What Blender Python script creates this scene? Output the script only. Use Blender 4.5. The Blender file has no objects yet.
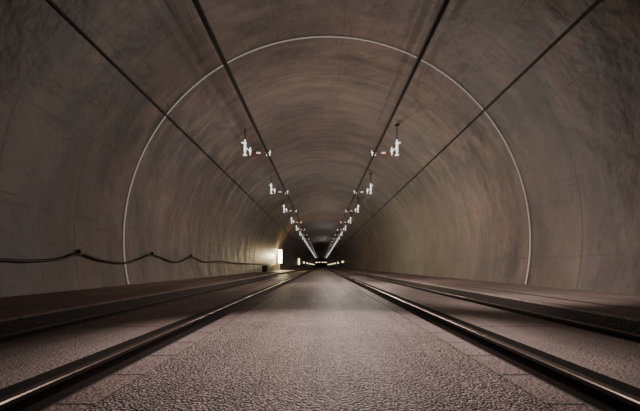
import bpy, bmesh, math, random
from mathutils import Vector
random.seed(4)
C=bpy.context.scene.collection
R=6.8; CX=0.2; CZ=1.67; Y0=-3.0; Y1=420.0; KZ=0.14

# ---------- helpers ----------
def mat(name):
    m=bpy.data.materials.new(name); m.use_nodes=True
    nt=m.node_tree; b=nt.nodes['Principled BSDF']
    return m,nt,b
def N(nt,t,**k):
    n=nt.nodes.new(t)
    for a,v in k.items(): setattr(n,a,v)
    return n
def simple(name,col,rough=.6,metal=0,em=0,emc=None):
    m,nt,b=mat(name)
    no=N(nt,'ShaderNodeTexNoise'); no.inputs['Scale'].default_value=9; no.inputs['Detail'].default_value=4
    tc=N(nt,'ShaderNodeTexCoord'); nt.links.new(tc.outputs['Object'],no.inputs['Vector'])
    r=N(nt,'ShaderNodeValToRGB')
    r.color_ramp.elements[0].position=.3; r.color_ramp.elements[1].position=.7
    r.color_ramp.elements[0].color=(*[c*.75 for c in col],1); r.color_ramp.elements[1].color=(*[min(1,c*1.15) for c in col],1)
    nt.links.new(no.outputs['Fac'],r.inputs[0]); nt.links.new(r.outputs[0],b.inputs['Base Color'])
    b.inputs['Roughness'].default_value=rough; b.inputs['Metallic'].default_value=metal
    if em:
        b.inputs['Emission Color'].default_value=(*(emc or col),1); b.inputs['Emission Strength'].default_value=em
    return m
def obj(name,me,mats=(),parent=None):
    o=bpy.data.objects.new(name,me); C.objects.link(o)
    for m in mats: me.materials.append(m)
    if parent: o.parent=parent
    return o
def math_(nt,op,a,b=None,clamp=False):
    n=N(nt,'ShaderNodeMath',operation=op); n.use_clamp=clamp
    for i,v in enumerate((a,b)):
        if v is None: continue
        if isinstance(v,(int,float)): n.inputs[i].default_value=v
        else: nt.links.new(v,n.inputs[i])
    return n.outputs[0]
def ramp(nt,src,p0,p1,c0,c1):
    r=N(nt,'ShaderNodeValToRGB'); e=r.color_ramp.elements
    e[0].position=p0; e[1].position=p1; e[0].color=(*c0,1); e[1].color=(*c1,1)
    nt.links.new(src,r.inputs[0]); return r.outputs[0]
def mul(nt,a,b,f=1.0):
    n=N(nt,'ShaderNodeMixRGB',blend_type='MULTIPLY'); n.inputs[0].default_value=f
    nt.links.new(a,n.inputs[1]); nt.links.new(b,n.inputs[2]); return n.outputs[0]
def noise(nt,vec,scale,detail=5,rough=.6,map_=None):
    if map_:
        mp=N(nt,'ShaderNodeMapping'); mp.inputs['Scale'].default_value=map_; nt.links.new(vec,mp.inputs[0]); vec=mp.outputs[0]
    n=N(nt,'ShaderNodeTexNoise'); n.inputs['Scale'].default_value=scale; n.inputs['Detail'].default_value=detail; n.inputs['Roughness'].default_value=rough
    nt.links.new(vec,n.inputs['Vector']); return n.outputs['Fac']
W3=lambda v:(v,v,v)

# ---------- lining concrete (UV: u arc length, v along tunnel) ----------
def lining_mat():
    m,nt,b=mat('lining_concrete')
    uv=N(nt,'ShaderNodeUVMap'); uv.uv_map='UVMap'; V=uv.outputs[0]
    sep=N(nt,'ShaderNodeSeparateXYZ'); nt.links.new(V,sep.inputs[0]); u,v=sep.outputs[0],sep.outputs[1]
    base=ramp(nt,noise(nt,V,.35,6,.62),.33,.68,(.125,.084,.064),(.265,.182,.14))
    streak=ramp(nt,noise(nt,V,1.0,5,.6,(.28,1.2,1)),.40,.60,W3(.62),W3(1.08))
    c=mul(nt,base,streak,.85)
    blot=ramp(nt,noise(nt,V,.62,7,.66,(.55,1.0,1)),.38,.46,W3(.38),W3(1))
    c=mul(nt,c,blot,.7)
    soot=ramp(nt,noise(nt,V,1.15,7,.68,(.42,.8,1)),.45,.53,W3(.25),W3(1))
    uu=math_(nt,'ABSOLUTE',math_(nt,'SUBTRACT',math_(nt,'ABSOLUTE',math_(nt,'SUBTRACT',u,10.68)),6.4))
    band=math_(nt,'SUBTRACT',1.1,math_(nt,'DIVIDE',uu,2.2),True)
    sm=N(nt,'ShaderNodeMixRGB',blend_type='MULTIPLY'); nt.links.new(band,sm.inputs[0]); nt.links.new(c,sm.inputs[1]); nt.links.new(soot,sm.inputs[2]); c=sm.outputs[0]
    lime=ramp(nt,noise(nt,V,1.0,7,.7,(.35,2.2,1)),.60,.72,(0,0,0),(1,1,1))
    lm=N(nt,'ShaderNodeMixRGB'); lm.inputs[2].default_value=(.30,.225,.18,1); nt.links.new(math_(nt,'MULTIPLY',lime,.5),lm.inputs[0]); nt.links.new(c,lm.inputs[1]); c=lm.outputs[0]
    fine=ramp(nt,noise(nt,V,7,4,.6),.3,.7,W3(.84),W3(1.1))
    c=mul(nt,c,fine,.8)
    def line(src,period,off,w):
        a=math_(nt,'ADD',src,off); a=math_(nt,'DIVIDE',a,period); a=math_(nt,'FRACT',a)
        a=math_(nt,'SUBTRACT',a,.5); a=math_(nt,'ABSOLUTE',a); a=math_(nt,'SUBTRACT',.5,a); a=math_(nt,'MULTIPLY',a,period)
        return math_(nt,'LESS_THAN',a,w)
    l1=line(v,2.5,-12.67+250,.025); l2=line(u,2.15,0.6,.014)
    brick=N(nt,'ShaderNodeTexBrick'); brick.offset=.0
    for k,val in (('Scale',1.0),('Mortar Size',.0),('Brick Width',2.15),('Row Height',2.5)): brick.inputs[k].default_value=val
    brick.inputs['Color1'].default_value=(.75,.75,.75,1); brick.inputs['Color2'].default_value=(1.15,1.15,1.15,1)
    nt.links.new(V,brick.inputs['Vector']); c=mul(nt,c,brick.outputs[0],.6)
    br2=N(nt,'ShaderNodeTexBrick'); br2.offset=.5
    for k,val in (('Scale',1.0),('Mortar Size',.012),('Brick Width',.9),('Row Height',.7)): br2.inputs[k].default_value=val
    nt.links.new(V,br2.inputs['Vector'])
    pm=math_(nt,'GREATER_THAN',noise(nt,V,.55,1,.4),.64)
    j=math_(nt,'MAXIMUM',l1,math_(nt,'MULTIPLY',l2,.5)); j=math_(nt,'MAXIMUM',j,math_(nt,'MULTIPLY',pm,br2.outputs['Fac']))
    jm=N(nt,'ShaderNodeMixRGB'); jm.inputs[2].default_value=(.025,.017,.013,1)
    nt.links.new(math_(nt,'MULTIPLY',j,.65),jm.inputs[0]); nt.links.new(c,jm.inputs[1])
    nt.links.new(jm.outputs[0],b.inputs['Base Color'])
    b.inputs['Roughness'].default_value=.43
    b.inputs['Specular IOR Level'].default_value=.4
    bh=math_(nt,'ADD',math_(nt,'MULTIPLY',noise(nt,V,.7,4,.5),1.2),math_(nt,'MULTIPLY',noise(nt,V,5,3,.5),.08))
    bh=math_(nt,'SUBTRACT',bh,math_(nt,'MULTIPLY',j,.15))
    bp=N(nt,'ShaderNodeBump'); bp.inputs['Strength'].default_value=.5; bp.inputs['Distance'].default_value=.14
    nt.links.new(bh,bp.inputs['Height']); nt.links.new(bp.outputs[0],b.inputs['Normal'])
    return m
LM=lining_mat()
ys=[Y0+i*1.5 for i in range(40)]; 
while ys[-1]<Y1: ys.append(min(Y1,ys[-1]+6))
def arc(name,a0,a1,n):
    bm=bmesh.new(); uvl=bm.loops.layers.uv.new('UVMap')
    rows=[]
    for y in ys:
        rows.append([bm.verts.new((CX+R*math.cos(math.radians(a0+(a1-a0)*i/n)),y,CZ+R*math.sin(math.radians(a0+(a1-a0)*i/n)))) for i in range(n+1)])
    for r in range(len(ys)-1):
        for i in range(n):
            f=bm.faces.new((rows[r][i],rows[r+1][i],rows[r+1][i+1],rows[r][i+1])); f.smooth=True
            aa=[a0+(a1-a0)*k/n for k in (i,i,i+1,i+1)]; yy=[ys[r],ys[r+1],ys[r+1],ys[r]]
            for l,A,y in zip(f.loops,aa,yy): l[uvl].uv=(math.radians(A)*R,y)
    me=bpy.data.meshes.new(name); bm.to_mesh(me); bm.free(); return obj(name,me,[LM])
lowr=-math.degrees(math.asin((CZ+.3)/R))
arc('wall_right',lowr,40,24); arc('ceiling',40,142,48); arc('wall_left',142,180-lowr,24)

# ---------- floor ----------
def gravel(name,c0,c1,scale,bump,rough=.5,dist=.02,joint=None,spec=.5):
    m,nt,b=mat(name)
    tc=N(nt,'ShaderNodeTexCoord'); V=tc.outputs['Object']
    big=ramp(nt,noise(nt,V,.9,6,.6),.3,.7,W3(.65),W3(1.1))
    g=ramp(nt,noise(nt,V,scale,4,.7),.43,.62,c0,c1)
    c=mul(nt,g,big,.9)
    lon=ramp(nt,noise(nt,V,1,5,.6,(3.5,.12,1)),.3,.7,W3(.65),W3(1.15)); c=mul(nt,c,lon,.9)
    h=math_(nt,'ADD',noise(nt,V,scale*.8,3,.65),math_(nt,'MULTIPLY',noise(nt,V,6,4,.6),.8))
    vo=N(nt,'ShaderNodeTexVoronoi'); vo.inputs['Scale'].default_value=scale*.9; nt.links.new(V,vo.inputs['Vector'])
    h=math_(nt,'SUBTRACT',h,math_(nt,'MULTIPLY',vo.outputs['Distance'],1.3))
    if joint:
        sep=N(nt,'ShaderNodeSeparateXYZ'); nt.links.new(V,sep.inputs[0])
        a=math_(nt,'FRACT',math_(nt,'DIVIDE',math_(nt,'ADD',sep.outputs[1],50),joint)); a=math_(nt,'LESS_THAN',a,.025/joint)
        jm=N(nt,'ShaderNodeMixRGB'); jm.inputs[2].default_value=(.02,.016,.015,1); nt.links.new(a,jm.inputs[0]); nt.links.new(c,jm.inputs[1]); c=jm.outputs[0]
        h=math_(nt,'SUBTRACT',h,a)
    nt.links.new(c,b.inputs['Base Color']); b.inputs['Roughness'].default_value=rough
    b.inputs['Specular IOR Level'].default_value=spec
    bp=N(nt,'ShaderNodeBump'); bp.inputs['Strength'].default_value=bump; bp.inputs['Distance'].default_value=dist
    nt.links.new(h,bp.inputs['Height']); nt.links.new(bp.outputs[0],b.inputs['Normal'])
    return m
G_c=gravel('slab_aggregate',(.15,.108,.10),(.92,.745,.70),60,1.0,.5,.035,spec=.55)
G_s=gravel('strip_concrete',(.17,.125,.112),(.40,.31,.285),45,.6,.55,.014,joint=.6,spec=.4)
G_m=gravel('bay_concrete',(.28,.22,.20),(.68,.56,.525),46,.6,.45,.014,joint=5.0)
G_k=gravel('kerb_concrete',(.36,.28,.25),(.72,.585,.535),46,.5,.5,.012,joint=2.5)
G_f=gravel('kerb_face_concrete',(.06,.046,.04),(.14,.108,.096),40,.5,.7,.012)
G_d=simple('shade_dark',(.02,.015,.013),.8)  # near black: shade of channels and far end put into the colour
prof=[(-4.2,-.14,4),(-3.95,-.14,4),(-3.32,-.14,4),(-3.30,0.0,4),(-2.08,0.0,2),(-2.06,-.16,4),(-1.56,-.16,4),(-1.54,-.005,4),(-1.32,-.005,1),(-1.31,-.05,4),(-1.29,-.05,4),(-1.285,.012,4)]
pts=[(p[0],p[1]) for p in prof]; mt=[p[2] for p in prof][1:]
pts2=pts+[(-x,z) for x,z in reversed(pts)]; mt2=mt+[0]+list(reversed(mt))
bm=bmesh.new()
yl=[Y0,0,5,10,20,40,80,160,280,Y1]
rows=[[bm.verts.new((x,y,z)) for x,z in pts2] for y in yl]
for r in range(len(yl)-1):
    for i in range(len(pts2)-1):
        f=bm.faces.new((rows[r][i],rows[r][i+1],rows[r+1][i+1],rows[r+1][i])); f.material_index=mt2[i]
me=bpy.data.meshes.new('floor'); bm.to_mesh(me); bm.free()
obj('floor',me,[G_c,G_s,G_m,G_k,G_d])

def extr(name,poly,mats,y0=Y0,y1=Y1,parent=None,bev=None):
    bm=bmesh.new(); a=[bm.verts.new((x,y0,z)) for x,z in poly]; b=[bm.verts.new((x,y1,z)) for x,z in poly]; n=len(poly)
    for i in range(n): bm.faces.new((a[i],a[(i+1)%n],b[(i+1)%n],b[i]))
    bm.faces.new(a[::-1]); bm.faces.new(b); bmesh.ops.recalc_face_normals(bm,faces=bm.faces)
    me=bpy.data.meshes.new(name); bm.to_mesh(me); bm.free(); return obj(name,me,mats,parent)
def wallx(z,s): return CX+s*(math.sqrt(R*R-(CZ-z)**2)-.004)
for s in (1,-1):
    poly=[(s*3.95,-.14),(s*3.95,KZ-.03),(s*3.98,KZ),(s*4.75,KZ),(s*4.76,KZ-.03),(s*4.80,KZ-.03),(s*4.81,KZ+.01),(wallx(KZ+.03,s),KZ+.03),(wallx(-.14,s),-.14)]
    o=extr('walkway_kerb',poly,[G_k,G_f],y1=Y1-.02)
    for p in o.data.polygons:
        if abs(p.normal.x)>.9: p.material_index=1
# ---------- rails ----------
steel=simple('rail_steel',(.26,.21,.18),.28,.9)
rust=simple('rail_rust',(.035,.022,.017),.7,.1)
def railpoly(x,z0,top):
    h=top-z0
    P=[(-.075,0),(.075,0),(.075,.012),(.014,.03),(.009,h-.05),(.036,h-.036),(.036,h-.008),(.028,h),(-.028,h),(-.036,h-.008),(-.036,h-.036),(-.009,h-.05),(-.014,.03),(-.075,.012)]
    return [(x+a,z0+b) for a,b in P]
def rail(x,z0):
    o=extr('rail',railpoly(x,z0,.035),[rust,steel])
    for p in o.data.polygons:
        if p.center.z>.028 and abs(p.normal.y)<.5: p.material_index=1
for s in (1,-1):
    rail(s*1.82,-.16); rail(s*3.52,-.14)
# ---------- generic tube/box ----------
def tube(name,pts,r,mats,parent=None,cyc=False,res=4):
    cu=bpy.data.curves.new(name,'CURVE'); cu.dimensions='3D'; cu.bevel_depth=r; cu.bevel_resolution=res; cu.use_fill_caps=True
    sp=cu.splines.new('POLY'); sp.points.add(len(pts)-1)
    for p,q in zip(sp.points,pts): p.co=(*q,1)
    for m in mats: cu.materials.append(m)
    o=bpy.data.objects.new(name,cu); C.objects.link(o)
    if parent: o.parent=parent
    return o
def box(bm,c,s,mi=0):
    r=bmesh.ops.create_cube(bm,size=1); 
    for v in r['verts']: v.co=Vector((v.co.x*s[0]+c[0],v.co.y*s[1]+c[1],v.co.z*s[2]+c[2]))
    for f in {f for v in r['verts'] for f in v.link_faces}: f.material_index=mi
def cyl(bm,p0,p1,r,mi=0,n=14,r2=None):
    p0=Vector(p0);p1=Vector(p1);d=p1-p0
    q=d.to_track_quat('Z','Y').to_matrix().to_4x4(); q.translation=(p0+p1)/2
    res=bmesh.ops.create_cone(bm,cap_ends=True,segments=n,radius1=r,radius2=r2 if r2 is not None else r,depth=d.length,matrix=q)
    for f in {f for v in res['verts'] for f in v.link_faces}: f.material_index=mi
# ---------- lining joint ring ----------
white=simple('joint_seal_white_glow',(.8,.72,.64),.4,0,.17,(1,.92,.84))  # slight emission stands in for light reflected off the seal
a0=-math.degrees(math.asin((CZ-KZ-.05)/R))
rp=[]
for i in range(121):
    a=math.radians(a0+(180-2*a0)*i/120); rr=R-.02
    rp.append((CX+rr*math.cos(a),12.67,CZ+rr*math.sin(a)))
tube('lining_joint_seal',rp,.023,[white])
# ---------- wall cables ----------
black=simple('cable_black',(.012,.01,.01),.6)
for A in (39.5,142.2):
    a=math.radians(A); rr=R-.05
    tube('wall_cable',[(CX+rr*math.cos(a),y,CZ+rr*math.sin(a)) for y in (Y0,20,60,150,Y1)],.033,[black])
# ---------- conductor rails + brackets ----------
alu=simple('conductor_dark_alu',(.025,.02,.018),.6,.3)
porc=simple('insulator_white_glow',(.85,.84,.82),.3,0,1.3,(1,.98,.96))  # emission makes the insulators look brightly lit; they are no lamps
red=simple('bracket_red_glow',(.34,.07,.05),.5,0,.06,(.8,.15,.1))  # faint emission in place of light falling on the arms
steelg=simple('bracket_steel',(.08,.07,.065),.5,.6)
HZ=6.0
for s in (1,-1):
    x=s*2.5
    extr('overhead_conductor_rail',[(x-.045,HZ+.12),(x+.045,HZ+.12),(x+.045,HZ+.10),(x+.02,HZ+.09),(x+.03,HZ),(x+.012,HZ-.03),(x-.012,HZ-.03),(x-.03,HZ),(x-.02,HZ+.09),(x-.045,HZ+.10)],[alu],y1=Y1-.02)
def bracket():
    bm=bmesh.new()
    top=7.5-HZ
    cyl(bm,(1.1,0,.75),(1.1,0,top),.022,1)
    box(bm,(1.1,0,top-.03),(.2,.2,.03),1)
    for k in range(6):
        cyl(bm,(1.1,0,.22+k*.085),(1.1,0,.255+k*.085),.068,0,r2=.045)
    cyl(bm,(1.1,0,.05),(1.1,0,.78),.035,0)
    box(bm,(1.15,0,.64),(.22,.08,.04),0)
    box(bm,(1.1,0,.06),(.16,.12,.05),0)
    for k in range(3): cyl(bm,(.85,0,.14+k*.08),(.85,0,.17+k*.08),.06,0,r2=.04)
    cyl(bm,(.85,0,.05),(.85,0,.42),.027,0)
    cyl(bm,(1.1,0,.45),(.85,0,.22),.02,0)
    cyl(bm,(1.1,0,.10),(.0,0,.24),.022,2)
    cyl(bm,(.85,0,.10),(.32,0,.10),.022,2)
    for k in range(3): cyl(bm,(.55-k*.07,0,.16),(.52-k*.07,0,.16),.042,0)
    box(bm,(0,0,.16),(.22,.1,.03),0); box(bm,(-.07,0,.09),(.025,.1,.12),0); box(bm,(.07,0,.09),(.025,.1,.12),0)
    cyl(bm,(-.1,0,.16),(-.1,0,.28),.018,0)
    me=bpy.data.meshes.new('overhead_line_bracket'); bmesh.ops.recalc_face_normals(bm,faces=bm.faces); bm.to_mesh(me); bm.free()
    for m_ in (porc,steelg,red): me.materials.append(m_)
    return me
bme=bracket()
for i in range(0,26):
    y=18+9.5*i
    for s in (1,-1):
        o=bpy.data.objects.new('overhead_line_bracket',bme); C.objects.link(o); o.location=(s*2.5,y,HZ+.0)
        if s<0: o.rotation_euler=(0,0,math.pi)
# ---------- draped hose on left wall ----------
f=380.
def wallpt(px,py,inset=.06):
    z=0; xw=-R+CX
    for _ in range(6):
        d=f*abs(xw)/(321-px); z=.8+(266-py)/f*d
        xw=CX-math.sqrt((R-inset)**2-(z-CZ)**2)
    return Vector((xw,d,z))
ctrl=[(-60,259),(0,260),(30,261),(60,259),(80,254),(100,260),(125,263),(140,259),(153,255),(170,261),(180,262),(192,257),(205,262),(222,261),(235,263),(262,264),(285,265)]
P=[wallpt(*c) for c in ctrl]
out=[]
for i in range(len(P)-1):
    p0=P[max(i-1,0)];p1=P[i];p2=P[i+1];p3=P[min(i+2,len(P)-1)]
    for t in [k/6 for k in range(6)]:
        out.append(.5*((2*p1)+(-p0+p2)*t+(2*p0-5*p1+4*p2-p3)*t*t+(-p0+3*p1-3*p2+p3)*t**3))
out.append(P[-1])
hosem=simple('hose_rubber',(.035,.028,.024),.4)
hose=tube('wall_hose',out,.035,[hosem])
bm=bmesh.new()
for i in (4,8,11):
    p=P[i]; box(bm,(p.x-.01,p.y,p.z+.04),(.08,.06,.16))
me=bpy.data.meshes.new('hose_hooks'); bm.to_mesh(me); bm.free(); obj('hose_hooks',me,[steelg],hose)
# ---------- lit cross-passage opening at left wall ----------
glow=simple('passage_light',(1,.93,.7),.4,0,16,(1,.88,.55))
lampw=simple('lamp_glass',(1,.9,.65),.4,0,4,(1,.82,.5))
fr=simple('door_frame_metal',(.25,.22,.18),.5,.2)
root=bpy.data.objects.new('door_1',None); C.objects.link(root)
bm=bmesh.new(); X=-6.42; Yd=57
box(bm,(X,Yd-1.0,1.45),(.25,.14,2.5)); box(bm,(X,Yd+1.0,1.45),(.25,.14,2.5)); box(bm,(X,Yd,2.75),(.25,2.2,.14))
me=bpy.data.meshes.new('door_frame'); bm.to_mesh(me); bm.free(); obj('door_frame',me,[fr],root)
bm=bmesh.new(); box(bm,(X-.05,Yd,1.45),(.08,1.85,2.4)); me=bpy.data.meshes.new('door_panel'); bm.to_mesh(me); bm.free(); obj('door_panel',me,[fr],root)
bm=bmesh.new(); cyl(bm,(X+.36,Yd-.9,1.2),(X+.36,Yd-.9,3.2),.28,n=20); box(bm,(X+.12,Yd-.9,2.2),(.3,.1,.1),1)
me=bpy.data.meshes.new('tube_lamp'); bm.to_mesh(me); bm.free(); obj('tube_lamp',me,[glow,fr],root)
bm=bmesh.new()
for s in (1,-1):
    for k in range(9):
        y=110+k*32+ (9 if s>0 else 0)
        x=CX+s*6.55
        box(bm,(x,y,2.1),(.35,.5,.5 if k or s>0 else 1.8)); 
me=bpy.data.meshes.new('wall_lamps'); bm.to_mesh(me); bm.free(); obj('wall_lamps',me,[lampw])
bm=bmesh.new()
for k in range(7):
    y=230+k*26
    for x in (-3.2,-1.1,1.1,3.2): box(bm,(x,y,3.0+k*.25),(.35,.3,.3))
    box(bm,(0,y,3.3+k*.25),(8,.12,.12),1)
    for x in (-3.9,3.9): box(bm,(x,y,(3.3+k*.25)/2+.08),(.12,.12,3.1+k*.25),1)
me=bpy.data.meshes.new('lamp_gantry'); bm.to_mesh(me); bm.free(); obj('lamp_gantry',me,[lampw,steelg])
bm=bmesh.new(); box(bm,(-5.9,40,.49),(.5,.7,.6)); box(bm,(-5.9,40,.82),(.58,.78,.06)); box(bm,(-5.64,40,.49),(.02,.55,.45),1)
me=bpy.data.meshes.new('equipment_cabinet'); bm.to_mesh(me); bm.free(); obj('equipment_cabinet',me,[steelg,fr])
extr('wall_back',[(-6.6,-.2),(7,-.2),(7,8.5),(-6.6,8.5)],[G_d],Y1,Y1+.5)

# ---------- lights ----------
def pt(n,loc,e,col=(1,.84,.73),r=0.0):
    l=bpy.data.lights.new(n,'POINT'); l.energy=e; l.color=col; l.shadow_soft_size=r
    o=bpy.data.objects.new(n,l); C.objects.link(o); o.location=loc
def cluster(x,y,z,e):
    for dx,dy,dz in ((-.9,-1.2,.5),(.9,-.4,-.6),(-.5,.5,-.9),(.6,1.3,.7)):
        pt('tunnel_fill',(x+dx,y+dy,z+dz),e/4)  # added fill without a fixture, unseen at zero radius
cluster(1.3,16.2,2.7,480)
cluster(.9,27,2.8,290)
cluster(.4,42,3.2,160)
for y,e in ((60,80),(85,80),(125,80)): pt('tunnel_fill',(.4,y,4.2),e)  # added far fill, no fixtures at these points
def spot(loc,tgt,e,ang,r=.15,col=(1,.85,.79)):
    l=bpy.data.lights.new('fill_spot','SPOT'); l.energy=e; l.color=col; l.spot_size=math.radians(ang); l.spot_blend=1; l.shadow_soft_size=r
    o=bpy.data.objects.new('fill_spot',l); C.objects.link(o); o.location=loc
    o.rotation_euler=(Vector(tgt)-o.location).to_track_quat('-Z','Y').to_euler()
spot((.15,6.9,5.5),(.15,4.4,0),2500,58)  # added spot without a fixture, brightens the centre slab
spot((2.5,5.0,4.5),(4.8,9.5,.1),1000,62)  # added spot without a fixture, brightens the right kerb
pt('passage_lamp_light',(-5.5,55.6,2.2),600,(1,.8,.42))
w=bpy.data.worlds.new('World'); bpy.context.scene.world=w; w.use_nodes=True
w.node_tree.nodes['Background'].inputs[0].default_value=(.9,.8,.74,1); w.node_tree.nodes['Background'].inputs[1].default_value=.02
# ---------- camera ----------
cd=bpy.data.cameras.new('Camera'); cam=bpy.data.objects.new('Camera',cd); C.objects.link(cam)
cam.location=(0,0,.8); cam.rotation_euler=(math.pi/2,0,0)
cd.sensor_width=36; cd.lens=380/640*36; cd.shift_y=60.5/640; cd.shift_x=-1/640; cd.clip_end=1000; cd.clip_start=.05
bpy.context.scene.camera=cam
